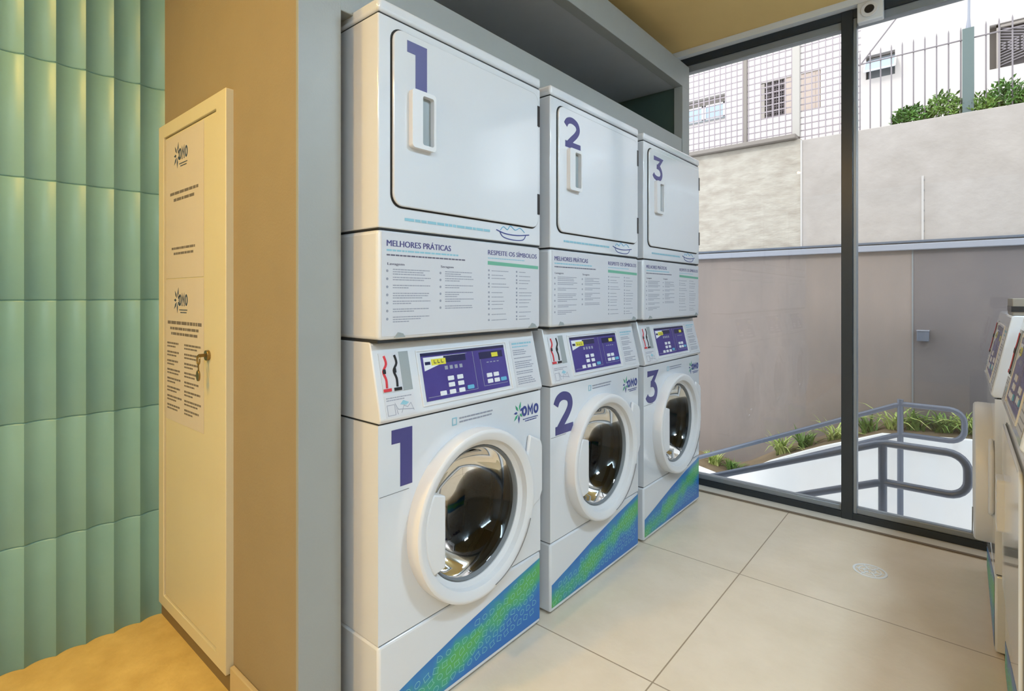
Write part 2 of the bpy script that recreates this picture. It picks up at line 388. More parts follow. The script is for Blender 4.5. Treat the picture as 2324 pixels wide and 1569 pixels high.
def pull(door, z0, z1):
    hx = 0.010; P = FP; mb = MB()
    o = rrect(.092,.176,z0,z1,.010,4); i = rrect(.128,.168,z0+.012,z1-.012,.006,4); n = len(o)
    vs = [P(a,b,hx) for a,b in o]+[P(a,b,hx+.016) for a,b in o]+[P(a,b,hx+.016) for a,b in i]+[P(a,b,hx+.0005) for a,b in i]
    fs = []
    for k in range(n):
        j = (k+1) % n; fs += [(k,j,n+j,n+k),(n+k,n+j,2*n+j,2*n+k),(2*n+k,2*n+j,3*n+j,3*n+k)]
    mb.add(vs, fs); hd = mb.build('door_pull', 'plastic', door)
    MB().prism(P, i, hx, hx+.001).build('pull_pocket', 'recess', hd)
def washer_parts(root, num, top, dryer=False):
    cy, cz = W/2, 0.510
    # cabinet: open front closed by a plate with the drum opening
    mb = MB(); D = 0.70
    z0, z1 = 0.262, 0.832
    mb.add([(0,0,z0),(0,W,z0),(-D,0,z0),(-D,W,z0),(0,0,z1),(0,W,z1),(-D,0,z1),(-D,W,z1)],
           [(0,4,6,2),(1,3,7,5),(2,6,7,3),(0,2,3,1),(4,5,7,6)])
    plate_hole(mb, 0, W, z0, z1, cy, cz, 0.222, 0.0)
    cab = mb.build('cabinet', 'enamel', root)
    MB().box(0.0002, 0.0008, 0.004, 0.10, 0.6445, 0.646).build('panel_seam', 'seam', cab)
    # kick panel with rounded foot, feet in shadow
    kp = MB().box(-D, 0.001, 0, W, 0.006, 0.258).build('kick_panel', 'enamel', root, bevel=0.008)
    MB().box(-D+.01, -0.004, 0.004, W-0.004, 0.2575, 0.2625).build('seam_strip', 'gap', root)
    MB().box(-D+.03, -0.02, 0.02, W-0.02, 0.0, 0.010).build('base_frame', 'black', root)
    # blue-green wedge
    if num == 1: poly = [(0.045,0.022),(W-0.006,0.022),(W-0.006,0.236),(0.50,0.205),(0.30,0.167),(0.12,0.126),(0.045,0.104)]
    else: poly = [(0.008,0.022),(W-0.006,0.022),(W-0.006,0.250),(0.50,0.218),(0.31,0.179),(0.12,0.132),(0.008,0.106)]
    if num == 1: poly = [(0.010,0.022)]+poly[1:-1]+[(0.010,0.098)]
    # where the wedge climbs above the kick panel it stays on it (panel ends at 0.258)
    mb = MB(); mb.prism(FP, poly, 0.0012, 0.0016); dc = mb.build('printed_wedge', 'decal', kp)
    top_at = lambda a: 0.104+(a/W)*0.142-0.012
    mb = MB(); rr = random.Random(num+3); r = 0
    for row in range(9):
        for colm in range(20):
            a = 0.026+colm*0.034+(row % 2)*0.015; b = 0.036+row*0.026+(a/W)*0.03
            if a > W-0.03 or b+0.010 > top_at(a) or b < 0.03: continue
            k = rr.choice('ODBC'); w2, h2 = 0.010, 0.008; ang = rr.uniform(-.3, .6)
            if k == 'O': pp = [(math.cos(t*PI/5)*w2, math.sin(t*PI/5)*h2) for t in range(10)]
            elif k == 'D': pp = [(-w2,-h2),(0,-h2),(w2*.8,-h2*.5),(w2,0),(w2*.8,h2*.5),(0,h2),(-w2,h2)]
            elif k == 'B': pp = [(-w2,-h2),(w2,-h2),(w2*.7,0),(w2,h2),(-w2,h2)]
            else: pp = [(-w2,-h2),(w2,-h2),(w2,h2),(-w2*.4,h2),(-w2,h2*.3)]
            ca, sa = math.cos(ang), math.sin(ang)
            mb.stroke(FP, [(a+x*ca-y*sa, b+x*sa+y*ca) for x, y in pp], 0.0012, 0.0016, 0.0019, closed=True)
    mb.build('outline_pattern', 'decal_line', dc)
    # sloping console
    xt = -0.036 if top < 1.08 else -0.040
    xb = 0.010
    prof = [(-D,0.836),(0.002,0.836),(xb,0.846),(xt,top-0.004),(xt-0.006,top),(-D,top)]
    mb = MB(); P3 = lambda a, b, h: (a, h, b); mb.prism(P3, prof, 0, W); con = mb.build('control_console', 'enamel', root, bevel=0.004)
    MB().box(-D+.01, -0.006, 0.004, W-0.004, 0.831, 0.837).build('seam_strip', 'gap', root)
    dz = top-0.004-0.846; L = math.hypot(dz, xt-xb); nx, nz = dz/L, -(xt-xb)/L
    CP = lambda a, b, h: (xb+(xt-xb)*(b-0.846)/dz+nx*h, a, b+nz*h)
    s = dz/0.2
    bz = lambda z: 0.846+(z-0.846)*s*0.985
    # display sticker
    mb = MB(); mb.stroke(CP, [(0.146,bz(.862)),(0.530,bz(.862)),(0.530,bz(1.018)),(0.146,bz(1.018))], 0.0035, 0, 0.0025, closed=True)
    mb.build('display_frame', 'plastic', con)
    dsp = MB().prism(CP, rect(0.160, 0.518, bz(.872), bz(1.010)), 0.0006, 0.0014).build('display_panel', 'purple', con)
    mb = MB(); mb.prism(CP, rect(0.160, 0.518, bz(1.001), bz(1.010)), 0.0014, 0.0018)
    mb.prism(CP, rect(0.245, 0.335, bz(.976), bz(.996)), 0.0014, 0.0019); mb.prism(CP, rect(0.395, 0.505, bz(.972), bz(.994)), 0.0014, 0.0019)
    mb.build('display_window', 'purple_dark', dsp)
    mb = MB(); mb.prism(CP, [(0.168,bz(.958)),(0.225,bz(.972)),(0.225,bz(.988)),(0.345,bz(.997)),(0.168,bz(.997))], 0.0014, 0.0017)
    mb.build('white_flash', 'white_print', dsp)
    MB().prism(CP, rect(0.196, 0.252, bz(.972), bz(.990)), 0.0019, 0.0022).build('lit_digits', 'yellow', dsp)
    MB().prism(CP, rect(0.452, 0.482, bz(.975), bz(.989)), 0.0019, 0.0022).build('lit_digits', 'yellow', dsp)
    mb = MB()
    for a in (0.206, 0.220, 0.234):
        mb.prism(CP, rect(a, a+0.009, bz(.977), bz(.979)), 0.0022, 0.0023); mb.prism(CP, rect(a, a+0.002, bz(.977), bz(.987)), 0.0022, 0.0023)
    mb.prism(CP, rect(0.172, 0.192, bz(.975), bz(.984)), 0.0019, 0.0022)
    mb.build('digit_segments', 'purple_dark', dsp)
    mb = MB()
    for k in range(4): mb.prism(CP, rect(0.245+k*.02, 0.257+k*.02, bz(.955), bz(.966)), 0.0014, 0.0015)
    mb.build('small_print', 'ink', dsp); mb = MB()
    for k in range(4): mb.prism(CP, rect(0.425+k*.016, 0.435+k*.016, bz(.958), bz(.961)), 0.0014, 0.0015)
    mb.build('small_print', 'ink', dsp)
    for (a, z) in ((.262,.928),(.300,.928),(.262,.909),(.300,.909),(.225,.888),(.262,.888),(.300,.888),(.428,.918),(.460,.918),(.428,.899),(.460,.899)):
        MB().prism(CP, rrect(a-.012, a+.012, bz(z-.0065), bz(z+.0065), .002, 2), 0.0014, 0.003).build('button', 'white_print', dsp)
    for (a, z) in ((.338,.892),(.492,.899)):
        MB().prism(CP, rrect(a-.014, a+.014, bz(z-.006), bz(z+.006), .003, 2), 0.0014, 0.003).build('start_button', 'cyan', dsp)
    mb = MB(); 
    mb.stroke(CP, [(0.168,bz(.882)),(0.368,bz(.882)),(0.368,bz(1.0))], 0.0014, 0.0014, 0.0018); mb.stroke(CP, [(0.398,bz(.995)),(0.398,bz(.886)),(0.510,bz(.886))], 0.0014, 0.0014, 0.0018)
    mb.build('panel_outline', 'ink', dsp)
    # price slot recess with red and black arrows, dosing drawing under it
    rc = MB().prism(CP, rect(0.020, 0.118, bz(.915), bz(1.022)), 0.0004, 0.0010).build('grey_label', 'recess' , con)
    MB().prism(CP, rect(0.020, 0.085, bz(.915), bz(1.022)), 0.0010, 0.0013).build('pale_label', 'sticker', rc)
    for a, m1 in ((0.030, 'red'), (0.064, 'black')):
        mb = MB(); mb.stroke(CP, spline([(a+.006,bz(1.014)),(a+.010,bz(.992)),(a-.002,bz(.972)),(a+.004,bz(.950)),(a+.003,bz(.928))], 4), 0.006, 0.0013, 0.003)
        mb.prism(CP, rect(a-.008, a+.016, bz(.918), bz(.926)), 0.0013, 0.004)
        mb.build('arrow_mark', m1, rc)
        MB().prism(CP, rect(a-.004, a+.005, bz(.966), bz(.978)), 0.003, 0.004).build('arrow_knot', 'black', rc)
    lab = MB().prism(CP, rect(0.020, 0.118, bz(.850), bz(.908)), 0.0004, 0.0009).build('dosing_label', 'sticker', con)
    mb = MB(); mb.greek(CP, .026, .110, bz(.899), .0025, .0012); mb.greek(CP, .026, .110, bz(.893), .0025, .0012, .7)
    mb.stroke(CP, [(0.026,bz(.855)),(0.026,bz(.882)),(0.050,bz(.882)),(0.050,bz(.855))], 0.0015, .0009, .0012, closed=True)
    mb.stroke(CP, [(0.058,bz(.855)),(0.052,bz(.886)),(0.060,bz(.868)),(0.112,bz(.862))], 0.0018, .0009, .0012)
    mb.stroke(CP, [(0.070,bz(.857)),(0.080,bz(.876)),(0.092,bz(.870)),(0.104,bz(.880)),(0.112,bz(.858))], 0.0012, .0009, .0012)
    mb.build('dosing_drawing', 'ink', lab)
    MB().prism(CP, [(0.068,bz(.880)),(0.080,bz(.890)),(0.098,bz(.882)),(0.088,bz(.876))], .0009, .0013).build('blue_drawing', 'ltcyan', lab)
    side = MB().prism(CP, rect(0.552, 0.676, bz(.860), bz(1.020)), 0.0003, 0.0008).build('price_label', 'sticker', con)
    mb = MB(); mb.greek(CP, .562, .668, bz(1.006), .006, .0011); mb.greek(CP, .562, .668, bz(.996), .004, .0011, .8); mb.build('blue_text', 'ltcyan', side)
    mb = MB()
    z = .984
    while z > .868:
        mb.greek(CP, .562, .668, bz(z), .0032, .0011, R.uniform(.55, 1)); z -= R.choice((.007, .007, .013))
    mb.build('text_lines', 'ink', side)
    # number, logo and strapline on the front
    if num:
        mb = MB()
        if num == 1: number(mb, FP, 1, 0.036, 0.658, 0.075, 0.155, 0.0003, 0.001)
        else: number(mb, FP, num, 0.032, 0.650, 0.110, 0.158, 0.0003, 0.001)
        mb.build('number_decal', 'num', cab)
        g, b = MB(), MB(); logo((g, b), FP, 0.530, 0.742, 0.152, 0.060, 0.0012)
        g.build('logo_petals', 'logo_green', cab); b.build('logo_lettering', 'logo_blue', cab)
        mb = MB(); mb.greek(FP, .290, .440, .800, .0045, .001); mb.greek(FP, .290, .440, .789, .0045, .001, .95); mb.build('strapline', 'ink', cab)
        mb = MB(); mb.stroke(FP, [(.262,.786),(.262,.806),(.278,.806),(.278,.786)], .003, .0004, .001, closed=True); mb.build('blue_icon', 'ltcyan', cab)
    if dryer:
        MB().prism(FP, rrect(.038,.672,.296,.790,.034), 0.0, 0.0012).build('door_gap', 'seam', root)
        dd = MB().prism(FP, rrect(.042,.668,.300,.786,.032), 0.0008, 0.010).build('dryer_door', 'enamel', root, bevel=.003)
        pull(dd, .490, .640)
        return
    # door
    dr = MB(); dr.lathe([(0.222,0.0),(0.253,0.0),(0.254,0.012),(0.254,0.036),(0.2515,0.045),(0.2455,0.049),(0.240,0.0485),(0.2235,0.043),(0.219,0.040),(0.215,0.024),(0.201,0.016),(0.198,-0.004)], cy, cz)
    door = dr.build('porthole_door', 'plastic', root, smooth=True)
    MB().lathe([(0.1995,0.013),(0.196,0.016),(0.191,0.008),(0.192,-0.01)], cy, cz).build('inner_rim', 'seam', door, smooth=True)
    MB().lathe([(0.193,0.004),(0.188,0.0),(0.176,-0.030),(0.150,-0.075),(0.110,-0.105),(0.05,-0.118),(0.0005,-0.12)], cy, cz).build('glass_bowl', 'bowl', door, smooth=True)
    # handle flap covering the latch side of the porthole
    fl = []
    for k in range(13):
        a = math.radians(150+k*60/12); fl.append((cy+0.222*math.cos(a), cz+0.222*math.sin(a)))
    flap = [(cy-0.150, cz+0.098)]+fl+[(cy-0.150, cz-0.104)]
    MB().prism(FP, flap, 0.006, 0.0445).build('handle_flap', 'plastic', door, bevel=0.004)
    hg = [(W-0.118, .695),(W-0.028,.665),(W-0.006,.640),(W-0.006,.455),(W-0.030,.425),(W-0.085,.420),(W-0.110,.50)]
    mbh = MB().prism(FP, [(W-.075,.690),(W-.012,.660),(W-0.003,.640),(W-0.003,.480),(W-.02,.450),(W-.095,.420),(W-.11,.52)][::-1], 0.0, 0.014)
    mbh.build('hinge_cover', 'plastic', door, bevel=0.007, seg=3)
    mb = MB(); t0, t1 = math.radians(-78), math.radians(-20)
    mb.tube([(0.0535, cy+.236*math.cos(t0+(t1-t0)*k/16), cz+.236*math.sin(t0+(t1-t0)*k/16)) for k in range(17)], 0.0016, 6); mb.build('door_rim_crease', 'seam', door, smooth=True)
    # gasket and drum
    MB().lathe([(0.222,-0.002),(0.215,-0.02),(0.222,-0.035),(0.212,-0.05),(0.222,-0.07),(0.24,-0.085)], cy, cz).build('door_gasket', 'gasket', root, smooth=True)
    MB().lathe([(0.222,-0.125),(0.262,-0.14),(0.265,-0.20),(0.262,-0.205),(0.265,-0.28),(0.262,-0.285),(0.265,-0.42),(0.25,-0.47),(0.12,-0.48),(0.1,-0.455),(0.05,-0.45),(0.0005,-0.45)], cy, cz).build('drum', 'drum', root, smooth=True)

def stack_machine(num, loc, label):
    root = thing('stacked_washer_dryer', loc); tag(root, label, 'washing machine', 'stacked washer dryers numbered along the wall')
    washer_parts(root, num, 1.046)
    D = 0.70; H = 1.944
    MB().box(-D+.01, -0.008, 0.004, W-0.004, 1.045, 1.053).build('seam_strip', 'gap', root)
    lp = MB().box(-D, 0.0, 0, W, 1.052, 1.3425).build('instruction_panel', 'enamel', root, bevel=0.012, seg=3)
    MB().box(-D+.01, -0.003, 0.003, W-0.003, 1.3425, 1.3465).build('seam_strip', 'gap', root)
    up = MB().box(-D, 0.0, 0, W, 1.3465, 1.904).build('dryer_cabinet', 'enamel', root, bevel=0.004)
    MB().box(-D+.01, -0.004, 0.004, W-0.004, 1.904, 1.908).build('seam_strip', 'gap', root)
    MB().box(-D, 0.003, -0.001, W+0.001, 1.908, H).build('top_cover', 'enamel', root, bevel=0.010, seg=3)
    # dryer door
    MB().prism(FP, rrect(.038,.672,1.404,1.882,.034), -0.0, 0.0012).build('door_gap', 'gap', root)
    door = MB().prism(FP, rrect(.042,.668,1.408,1.878,.032), 0.0008, 0.010).build('dryer_door', 'enamel', root, bevel=0.003)
    for z in (1.765, 1.455):
        MB().box(0.0, 0.0115, .660, .672, z, z+.072).build('hinge', 'black', door)
    pull(door, 1.570, 1.728)
    mb = MB()
    if num == 1: number(mb, FP, 1, 0.080, 1.728, 0.075, 0.130, .0101, .0108)
    else: number(mb, FP, num, 0.082, 1.732, 0.098, 0.118, .0101, .0108)
    mb.build('number_decal', 'num', door)
    mb = MB(); a = .075
    mb.greek(FP, .085, .425, 1.3725, .0075, .0008); mb.build('slogan_text', 'ltcyan', up)
    # laundry basin icon
    mb = MB()
    mb.stroke(FP, spline([(.455,1.383),(.50,1.374),(.56,1.373),(.625,1.380)],4), .0035, .0004, .0012)
    mb.stroke(FP, spline([(.472,1.378),(.49,1.362),(.54,1.356),(.59,1.360),(.606,1.376)],4), .003, .0004, .0012)
    mb.build('basin_icon', 'logo_blue', up)
    mb = MB(); mb.stroke(FP, spline([(.475,1.384),(.49,1.396),(.51,1.388),(.525,1.402),(.55,1.390),(.575,1.399),(.60,1.386)],4), .0025, .0004, .0012); mb.build('basin_clothes', 'cyan', up)
    # instruction sheet
    sh = MB().prism(FP, rect(.010,.682,1.062,1.336), 0.0001, 0.0007).build('instruction_sheet', 'sticker', lp)
    h = .0009
    MB().text(FP, 'MELHORES PRÁTICAS', .026, 1.300, .228, .0205, h, .012).build('sheet_heading', 'num', sh)
    MB().text(FP, 'RESPEITE OS SÍMBOLOS', .415, 1.300, .252, .019, h, .010).build('sheet_heading', 'num', sh)
    MB().greek(FP, .026, .285, 1.2870, .0050, h).build('sheet_blue_text', 'ltcyan', sh); MB().greek(FP, .415, .60, 1.288, .003, h).build('sheet_blue_text', 'ltcyan', sh)
    MB().prism(FP, [(.414,1.268),(.676,1.263),(.676,1.274),(.414,1.280)], .0007, h).build('green_band', 'green_bar', sh)
    MB().greek(FP, .026, .315, 1.2750, .0040, h).build('sheet_small_text', 'ink_dark', sh)
    MB().text(FP, 'Lavagem', .028, 1.2485, .055, .0085, h, .02).build('sheet_subheading', 'ink_dark', sh)
    MB().text(FP, 'Secagem', .215, 1.2485, .050, .0085, h, .02).build('sheet_subheading', 'ink_dark', sh)
    rr = random.Random(5)
    for a0, a1, zb, nn in ((.046,.178,1.090,7), (.232,.352,1.118,6)):
        mb = MB(); z = 1.238; step = (z-zb)/nn
        for k in range(nn):
            mb.prism(FP, [(a0-.018+.004*math.cos(t*PI/3), z-.003+.004*math.sin(t*PI/3)) for t in range(6)], .0007, h)
            for q in range(2 if k % 3 else 3):
                mb.greek(FP, a0, a1, z-q*.0062, .0026, h, rr.uniform(.9,1) if q == 0 else rr.uniform(.4,.95))
            z -= step
        mb.build('text_column', 'ink', sh)
    for a0, a1 in ((.432,.520),(.570,.640)):
        mb = MB(); z = 1.248
        while z > 1.085:
            mb.greek(FP, a0, a1, z, .0024, h, rr.uniform(.5,1)); mb.prism(FP, rect(a0-.016,a0-.009,z-.001,z+.005), .0007, h); z -= rr.choice((.010,.014,.018))
        mb.build('text_column', 'ink', sh)
    for q in ([(.05,1.058),(.085,1.058),(.078,1.068),(.062,1.072)], [(.622,1.058),(.665,1.058),(.655,1.070),(.640,1.074)]):
        MB().prism(FP, q, .0007, .004).build('peeling_corner', 'recess', sh)
    return root

XM = -1.15
stack_machine(1, (XM, .822, 0), 'tall white stacked washer and dryer marked 1, nearest beside the wall end')
stack_machine(2, (XM, 1.572, 0), 'tall white stacked washer and dryer marked 2, in the middle of the row')
stack_machine(3, (XM, 2.318, 0), 'tall white stacked washer and dryer marked 3, nearest the glass window')

rw = thing('washing_machine', (.080, 3.030, 0), PI); tag(rw, 'low white front-loading washer with a round door at the right, nearest the glass', 'washing machine')
washer_parts(rw, 0, 1.105)
rd = thing('tumble_dryer', (.101, 2.238, 0), PI); tag(rd, 'low white dryer with a flat door at the right picture edge', 'dryer')
washer_parts(rd, 0, 1.105, dryer=True)
# payment box
pb = thing('payment_box', (.122, 2.36, 1.105)); tag(pb, 'small taupe box with a black slot on top of the low washer', 'payment box')
MB().box(0, .24, 0, .22, 0.0, .056).build('housing', 'box_taupe', pb, bevel=.003)
MB().box(-.002, .24, -.002, .20, .012, .030).build('slot', 'black', pb)

# ------------------------------------------------------------------ room shell
struct(MB().box(-2.35, .95, -2.6, 3.34, -.12, 0).build('floor', 'floor'))
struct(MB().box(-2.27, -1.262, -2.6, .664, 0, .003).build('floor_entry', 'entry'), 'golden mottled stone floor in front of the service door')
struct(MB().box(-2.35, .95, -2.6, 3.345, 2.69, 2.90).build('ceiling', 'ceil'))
struct(MB().box(.86, .98, -2.6, 3.25, 0, 2.69).build('wall_right', 'room'))
struct(MB().box(-2.35, .98, -2.72, -2.6, 0, 2.69).build('wall_back', 'room'))
# fluted tile wall on the left
mb = MB(); mb.keep = False
fw = .0768; y_end = .664; nf = 42; seg = 8; rows = 7; rh = .385
zs = []
for r in range(rows):
    z = r*rh
    zs += [(z+.0, .005), (z+.002, .0015), (z+.005, 0), (z+rh-.005, 0), (z+rh-.002, .0015)]
zs.append((rows*rh, .005))
ys = []
for k in range(nf):
    for s_ in range(seg):
        t = s_/seg; ys.append((y_end-(nf-k)*fw+t*fw, .015*(2*t-1)**2))
ys.append((y_end, .015))
vs = [(-2.250+d-e, y, z) for z, e in zs for y, d in ys]; ny = len(ys)
fs = [(i*ny+j, i*ny+j+1, (i+1)*ny+j+1, (i+1)*ny+j) for i in range(len(zs)-1) for j in range(ny-1)]
mb.add(vs, fs); o = len(mb.v)
tw = mb.build('wall_left', 'teal', smooth=True, angle=50); struct(tw, 'teal fluted ceramic tile wall')
struct(MB().box(-2.35, -2.262, -2.6, .664, 0, 2.69).build('wall_left_backing', 'room'))
# end wall / pillar with the service door
struct(MB().box(-2.35, -1.2702, .664, .781, 0, 2.69).build('wall_front', 'panel_end'), 'beige wall end carrying the service door')
struct(MB().box(-1.270, -1.258, .663, .782, 0, 2.545).build('trim_1', 'panel_grey', bevel=.001), 'grey painted edge of the wall beside the machines')
# surround above the machines
struct(MB().box(-1.31, -1.262, .782, 3.137, 1.93, 2.095).build('trim_2', 'panel_grey', bevel=.002), 'grey rail above the machines')
struct(MB().box(-1.31, -1.258, .782, 3.137, 2.405, 2.545).build('trim_3', 'panel_grey', bevel=.002), 'grey front edge of the niche top')
struct(MB().box(-1.31, -1.258, 3.035, 3.137, 0, 2.405).build('trim_4', 'panel_grey', bevel=.002), 'grey post at the end of the machine niche')
struct(MB().box(-2.10, -1.31, .782, 3.137, 2.407, 2.52).build('trim_5', 'niche'), 'underside of the niche top')
struct(MB().box(-2.10, -1.31, .782, 3.137, 2.04, 2.09).build('trim_6', 'niche'), 'niche shelf')
struct(MB().box(-2.10, -1.312, 3.040, 3.130, 0, 2.405).build('wall_niche_end', 'niche_dark'), 'dark green end panel of the niche')
struct(MB().box(-2.20, -2.10, .782, 3.25, 0, 2.69).build('wall_niche_back', 'panel_end'))
struct(MB().box(-2.35, -2.20, .781, 3.34, 0, 2.69).build('wall_niche_outer', 'room'))
# skirting
struct(MB().box(-2.24, -1.64, .655, .664, 0, .052).build('baseboard_left', 'skirt'))
struct(MB().box(-1.632, -1.268, .650, .664, 0, .085).build('baseboard_front', 'skirt_l', bevel=.003))

# service door
DP = lambda a, b, h: (a, .664-h, b)
dr = thing('door_1', (0,0,0)); struct(dr, 'narrow cream service door with a lock')
fr = MB(); o = [(-2.226,.058),(-1.640,.058),(-1.640,1.778),(-2.226,1.778)]; i = [(-2.176,.098),(-1.712,.098),(-1.712,1.732),(-2.176,1.732)]
vs = [DP(a,b,0) for a,b in o]+[DP(a,b,.022) for a,b in o]+[DP(a,b,.022) for a,b in i]+[DP(a,b,.006) for a,b in i]
fs = []
for k in range(4):
    j = (k+1) % 4; fs += [(k,j,4+j,4+k),(4+k,4+j,8+j,8+k),(8+k,8+j,12+j,12+k)]
fr.add(vs, fs); fr.build('door_frame', 'door_cream', dr, bevel=.002)
MB().prism(DP, rect(-2.18,-1.708,.094,1.736), .002, .0125).build('door_shadow_gap', 'skirt', dr)
MB().prism(DP, rect(-2.170,-1.716,.102,1.728), .003, .0165).build('door_leaf', 'door_cream', dr, bevel=.002)
MB().prism(DP, [(-1.780+.016*math.cos(t*PI/8), .985+.016*math.sin(t*PI/8)) for t in range(16)], .0165, .026).build('lock', 'brass', dr, bevel=.001)
kt = thing('key', (-1.780, .638, .985)); tag(kt, 'small brass key hanging from the lock of the cream service door', 'key')
MB().box(-.003, .003, -.020, .004, -.004, .006).build('blade', 'brass', kt)
KP = lambda a, b, h: (a, -.018-h, b)
MB().tube([(.010*math.cos(t*PI/8), -.020, -.012+.014*math.sin(t*PI/8)) for t in range(16)], .0025, 8, closed=True).build('bow', 'brass', kt, smooth=True)
MB().bar((0,-.020,-.026),(0.001,-.020,-.050),.003).build('ring_link', 'brass', kt)
MB().prism(KP, [(.012*math.cos(t*PI/8), -.060+.017*math.sin(t*PI/8)) for t in range(16)], 0, .005).build('key_tag', 'brass', kt, bevel=.001)

def poster(name, z0, z1, label, first):
    o = MB().prism(DP, rect(-2.164,-1.818,z0,z1), .0168, .0176).build(name, 'paper'); tag(o, label, 'poster', 'paper notices on the service door')
    g, b = MB(), MB(); h = .0179
    w = .134
    logo((g, b), DP, -2.085, z1-.108, w, .072, h)
    g.build('logo_petals', 'poster_logo', o); b.build('logo_lettering', 'poster_logo', o)
    T = lambda m_: m_.build('text_block', 'poster_ink', o)
    if first:
        mb = MB(); mb.greek(DP, -2.120, -1.862, z1-.205, .010, h); mb.greek(DP, -2.085, -1.895, z1-.228, .010, h); T(mb)
        mb = MB(); mb.greek(DP, -2.105, -1.890, z0+.098, .008, h); mb.greek(DP, -2.085, -1.905, z0+.080, .008, h); T(mb)
    else:
        mb = MB(); mb.greek(DP, -2.145, -1.835, z1-.155, .011, h); mb.greek(DP, -2.120, -1.86, z1-.174, .009, h); mb.greek(DP, -2.110, -1.87, z1-.192, .009, h); T(mb)
        for c0, c1 in ((-2.150,-2.010),(-1.985,-1.835)):
            mb = MB(); z = z1-.225
            while z > z0+.035:
                mb.greek(DP, c0, c1, z, .0065, h, R.uniform(.75, 1)); mb.greek(DP, c0, c1, z-.011, .0055, h, R.uniform(.4,.8)); z -= .031
            T(mb)
poster('poster', 1.230, 1.722, 'upper paper notice on the cream service door, few lines of text under its logo', True)
poster('poster', .735, 1.226, 'lower paper notice on the cream service door, two columns of text', False)

# ------------------------------------------------------------------ glazing
Y0, Y1 = 3.245, 3.305
w1 = thing('window_1'); struct(w1, 'fixed glass pane left of the dark mullion')
w2 = thing('window_2'); struct(w2, 'large glass pane right of the dark mullion')
for wn, xa, xb_ in ((w1, -2.20, -.486), (w2, -.434, .95)):
    MB().box(xa, xb_, Y0, Y1, .0, .038).build('bottom_rail', 'alu_dark', wn)
    MB().box(xa, xb_, Y0+.012, Y1, .038, .066).build('bottom_bead', 'alu_grey', wn, bevel=.003)
    MB().box(xa, xb_, Y0, Y1, 2.610, 2.655).build('top_rail', 'alu_dark', wn)
    MB().box(xa, xb_, Y0+.010, Y1, 2.568, 2.610).build('top_bead', 'alu_grey', wn, bevel=.003)
    MB().box(xa, xb_, 3.272, 3.280, .060, 2.575).build('glass_pane', 'pane', wn)
MB().box(-.486, -.434, Y0-.004, Y1, 0, 2.655).build('mullion', 'alu_dark', w1, bevel=.002)
MB().box(-.434, -.418, Y0+.008, Y1, .038, 2.61).build('side_bead', 'alu_grey', w2, bevel=.002)
struct(MB().box(-1.9, .95, 3.20, 3.345, 2.655, 2.69).build('trim_7', 'white_trim'), 'white strip where the ceiling meets the window')
struct(MB().box(-1.30, .95, 3.160, Y0, .0005, .004).build('threshold', 'stone'), 'pale stone threshold strip')
struct(MB().box(-1.30, .95, 3.146, 3.166, .0008, .0045).build('trim_8', 'groove'), 'brown joint along the threshold')
# sensor
sn = thing('motion_sensor', (-.355, 3.243, 2.605)); tag(sn, 'white box with a round black lens under the ceiling above the glass window', 'sensor')
MB().box(-.055, .055, -.045, 0, -.050, .050).build('housing', 'white_trim', sn, bevel=.006, seg=3)
SP = lambda a, b, h: (a, -.045-h, b)
circ = lambda r: [(-.002+r*math.cos(t*PI/16), .004+r*math.sin(t*PI/16)) for t in range(32)]
MB().prism(SP, circ(.038), 0, .008).build('lens_ring', 'plastic', sn, bevel=.003)
MB().prism(SP, circ(.021), .006, .010).build('lens', 'black', sn, bevel=.003)
# floor drain
fd = thing('floor_drain', (-.300, 2.700, 0)); tag(fd, 'small round white floor drain cover in the tiles near the window', 'drain')
TP = lambda a, b, h: (a, b, h)
ringp = lambda r: [(r*math.cos(t*PI/16), r*math.sin(t*PI/16)) for t in range(32)]
MB().stroke(TP, ringp(.058), .008, .0002, .003, closed=True).build('rim', 'white_trim', fd)
mb = MB(); mb.stroke(TP, ringp(.040), .004, .0002, .0025, closed=True); mb.stroke(TP, ringp(.022), .004, .0002, .0025, closed=True)
for k in range(6):
    a = k*PI/3; mb.stroke(TP, [(.010*math.cos(a), .010*math.sin(a)), (.052*math.cos(a), .052*math.sin(a))], .005, .0002, .0027)
mb.build('grate', 'white_trim', fd)

# ------------------------------------------------------------------ outside
EP = lambda a, b, h: (a, 5.60-h, b)
struct(MB().box(-5, 4.5, 3.34, 5.12, -.75, -.60).build('ground_paving', 'paving'), 'pale paving outside the window')
struct(MB().box(-5, .98, 3.25, 3.34, -.75, -.0).build('wall_sill', 'planter'), 'upstand below the window')
struct(MB().box(.98, 4.5, 3.25, 3.34, -.75, 2.9).build('wall_outer', 'room'))
# concrete retaining wall
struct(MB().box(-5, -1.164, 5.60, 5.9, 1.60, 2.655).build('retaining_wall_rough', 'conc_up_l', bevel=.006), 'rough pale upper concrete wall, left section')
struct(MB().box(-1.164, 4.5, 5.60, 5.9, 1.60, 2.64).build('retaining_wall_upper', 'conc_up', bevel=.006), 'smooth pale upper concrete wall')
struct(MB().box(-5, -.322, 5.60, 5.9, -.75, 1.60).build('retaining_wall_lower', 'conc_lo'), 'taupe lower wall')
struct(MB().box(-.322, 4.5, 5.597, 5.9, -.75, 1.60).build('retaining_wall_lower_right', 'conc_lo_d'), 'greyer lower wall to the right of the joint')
mb = MB(); mb.box(-5, 4.5, 5.555, 5.60, 1.552, 1.605); struct(mb.build('trim_9', 'ledge', bevel=.006), 'grey ledge along the concrete wall')
struct(MB().box(-5, 4.5, 5.575, 5.60, 1.615, 1.634).build('trim_10', 'ledge_d', bevel=.003), 'dark conduit line above the ledge')
struct(MB().prism(EP, rect(-1.170,-1.155,1.634,2.64), 0, .005).build('trim_11', 'drip'), 'pale vertical joint')
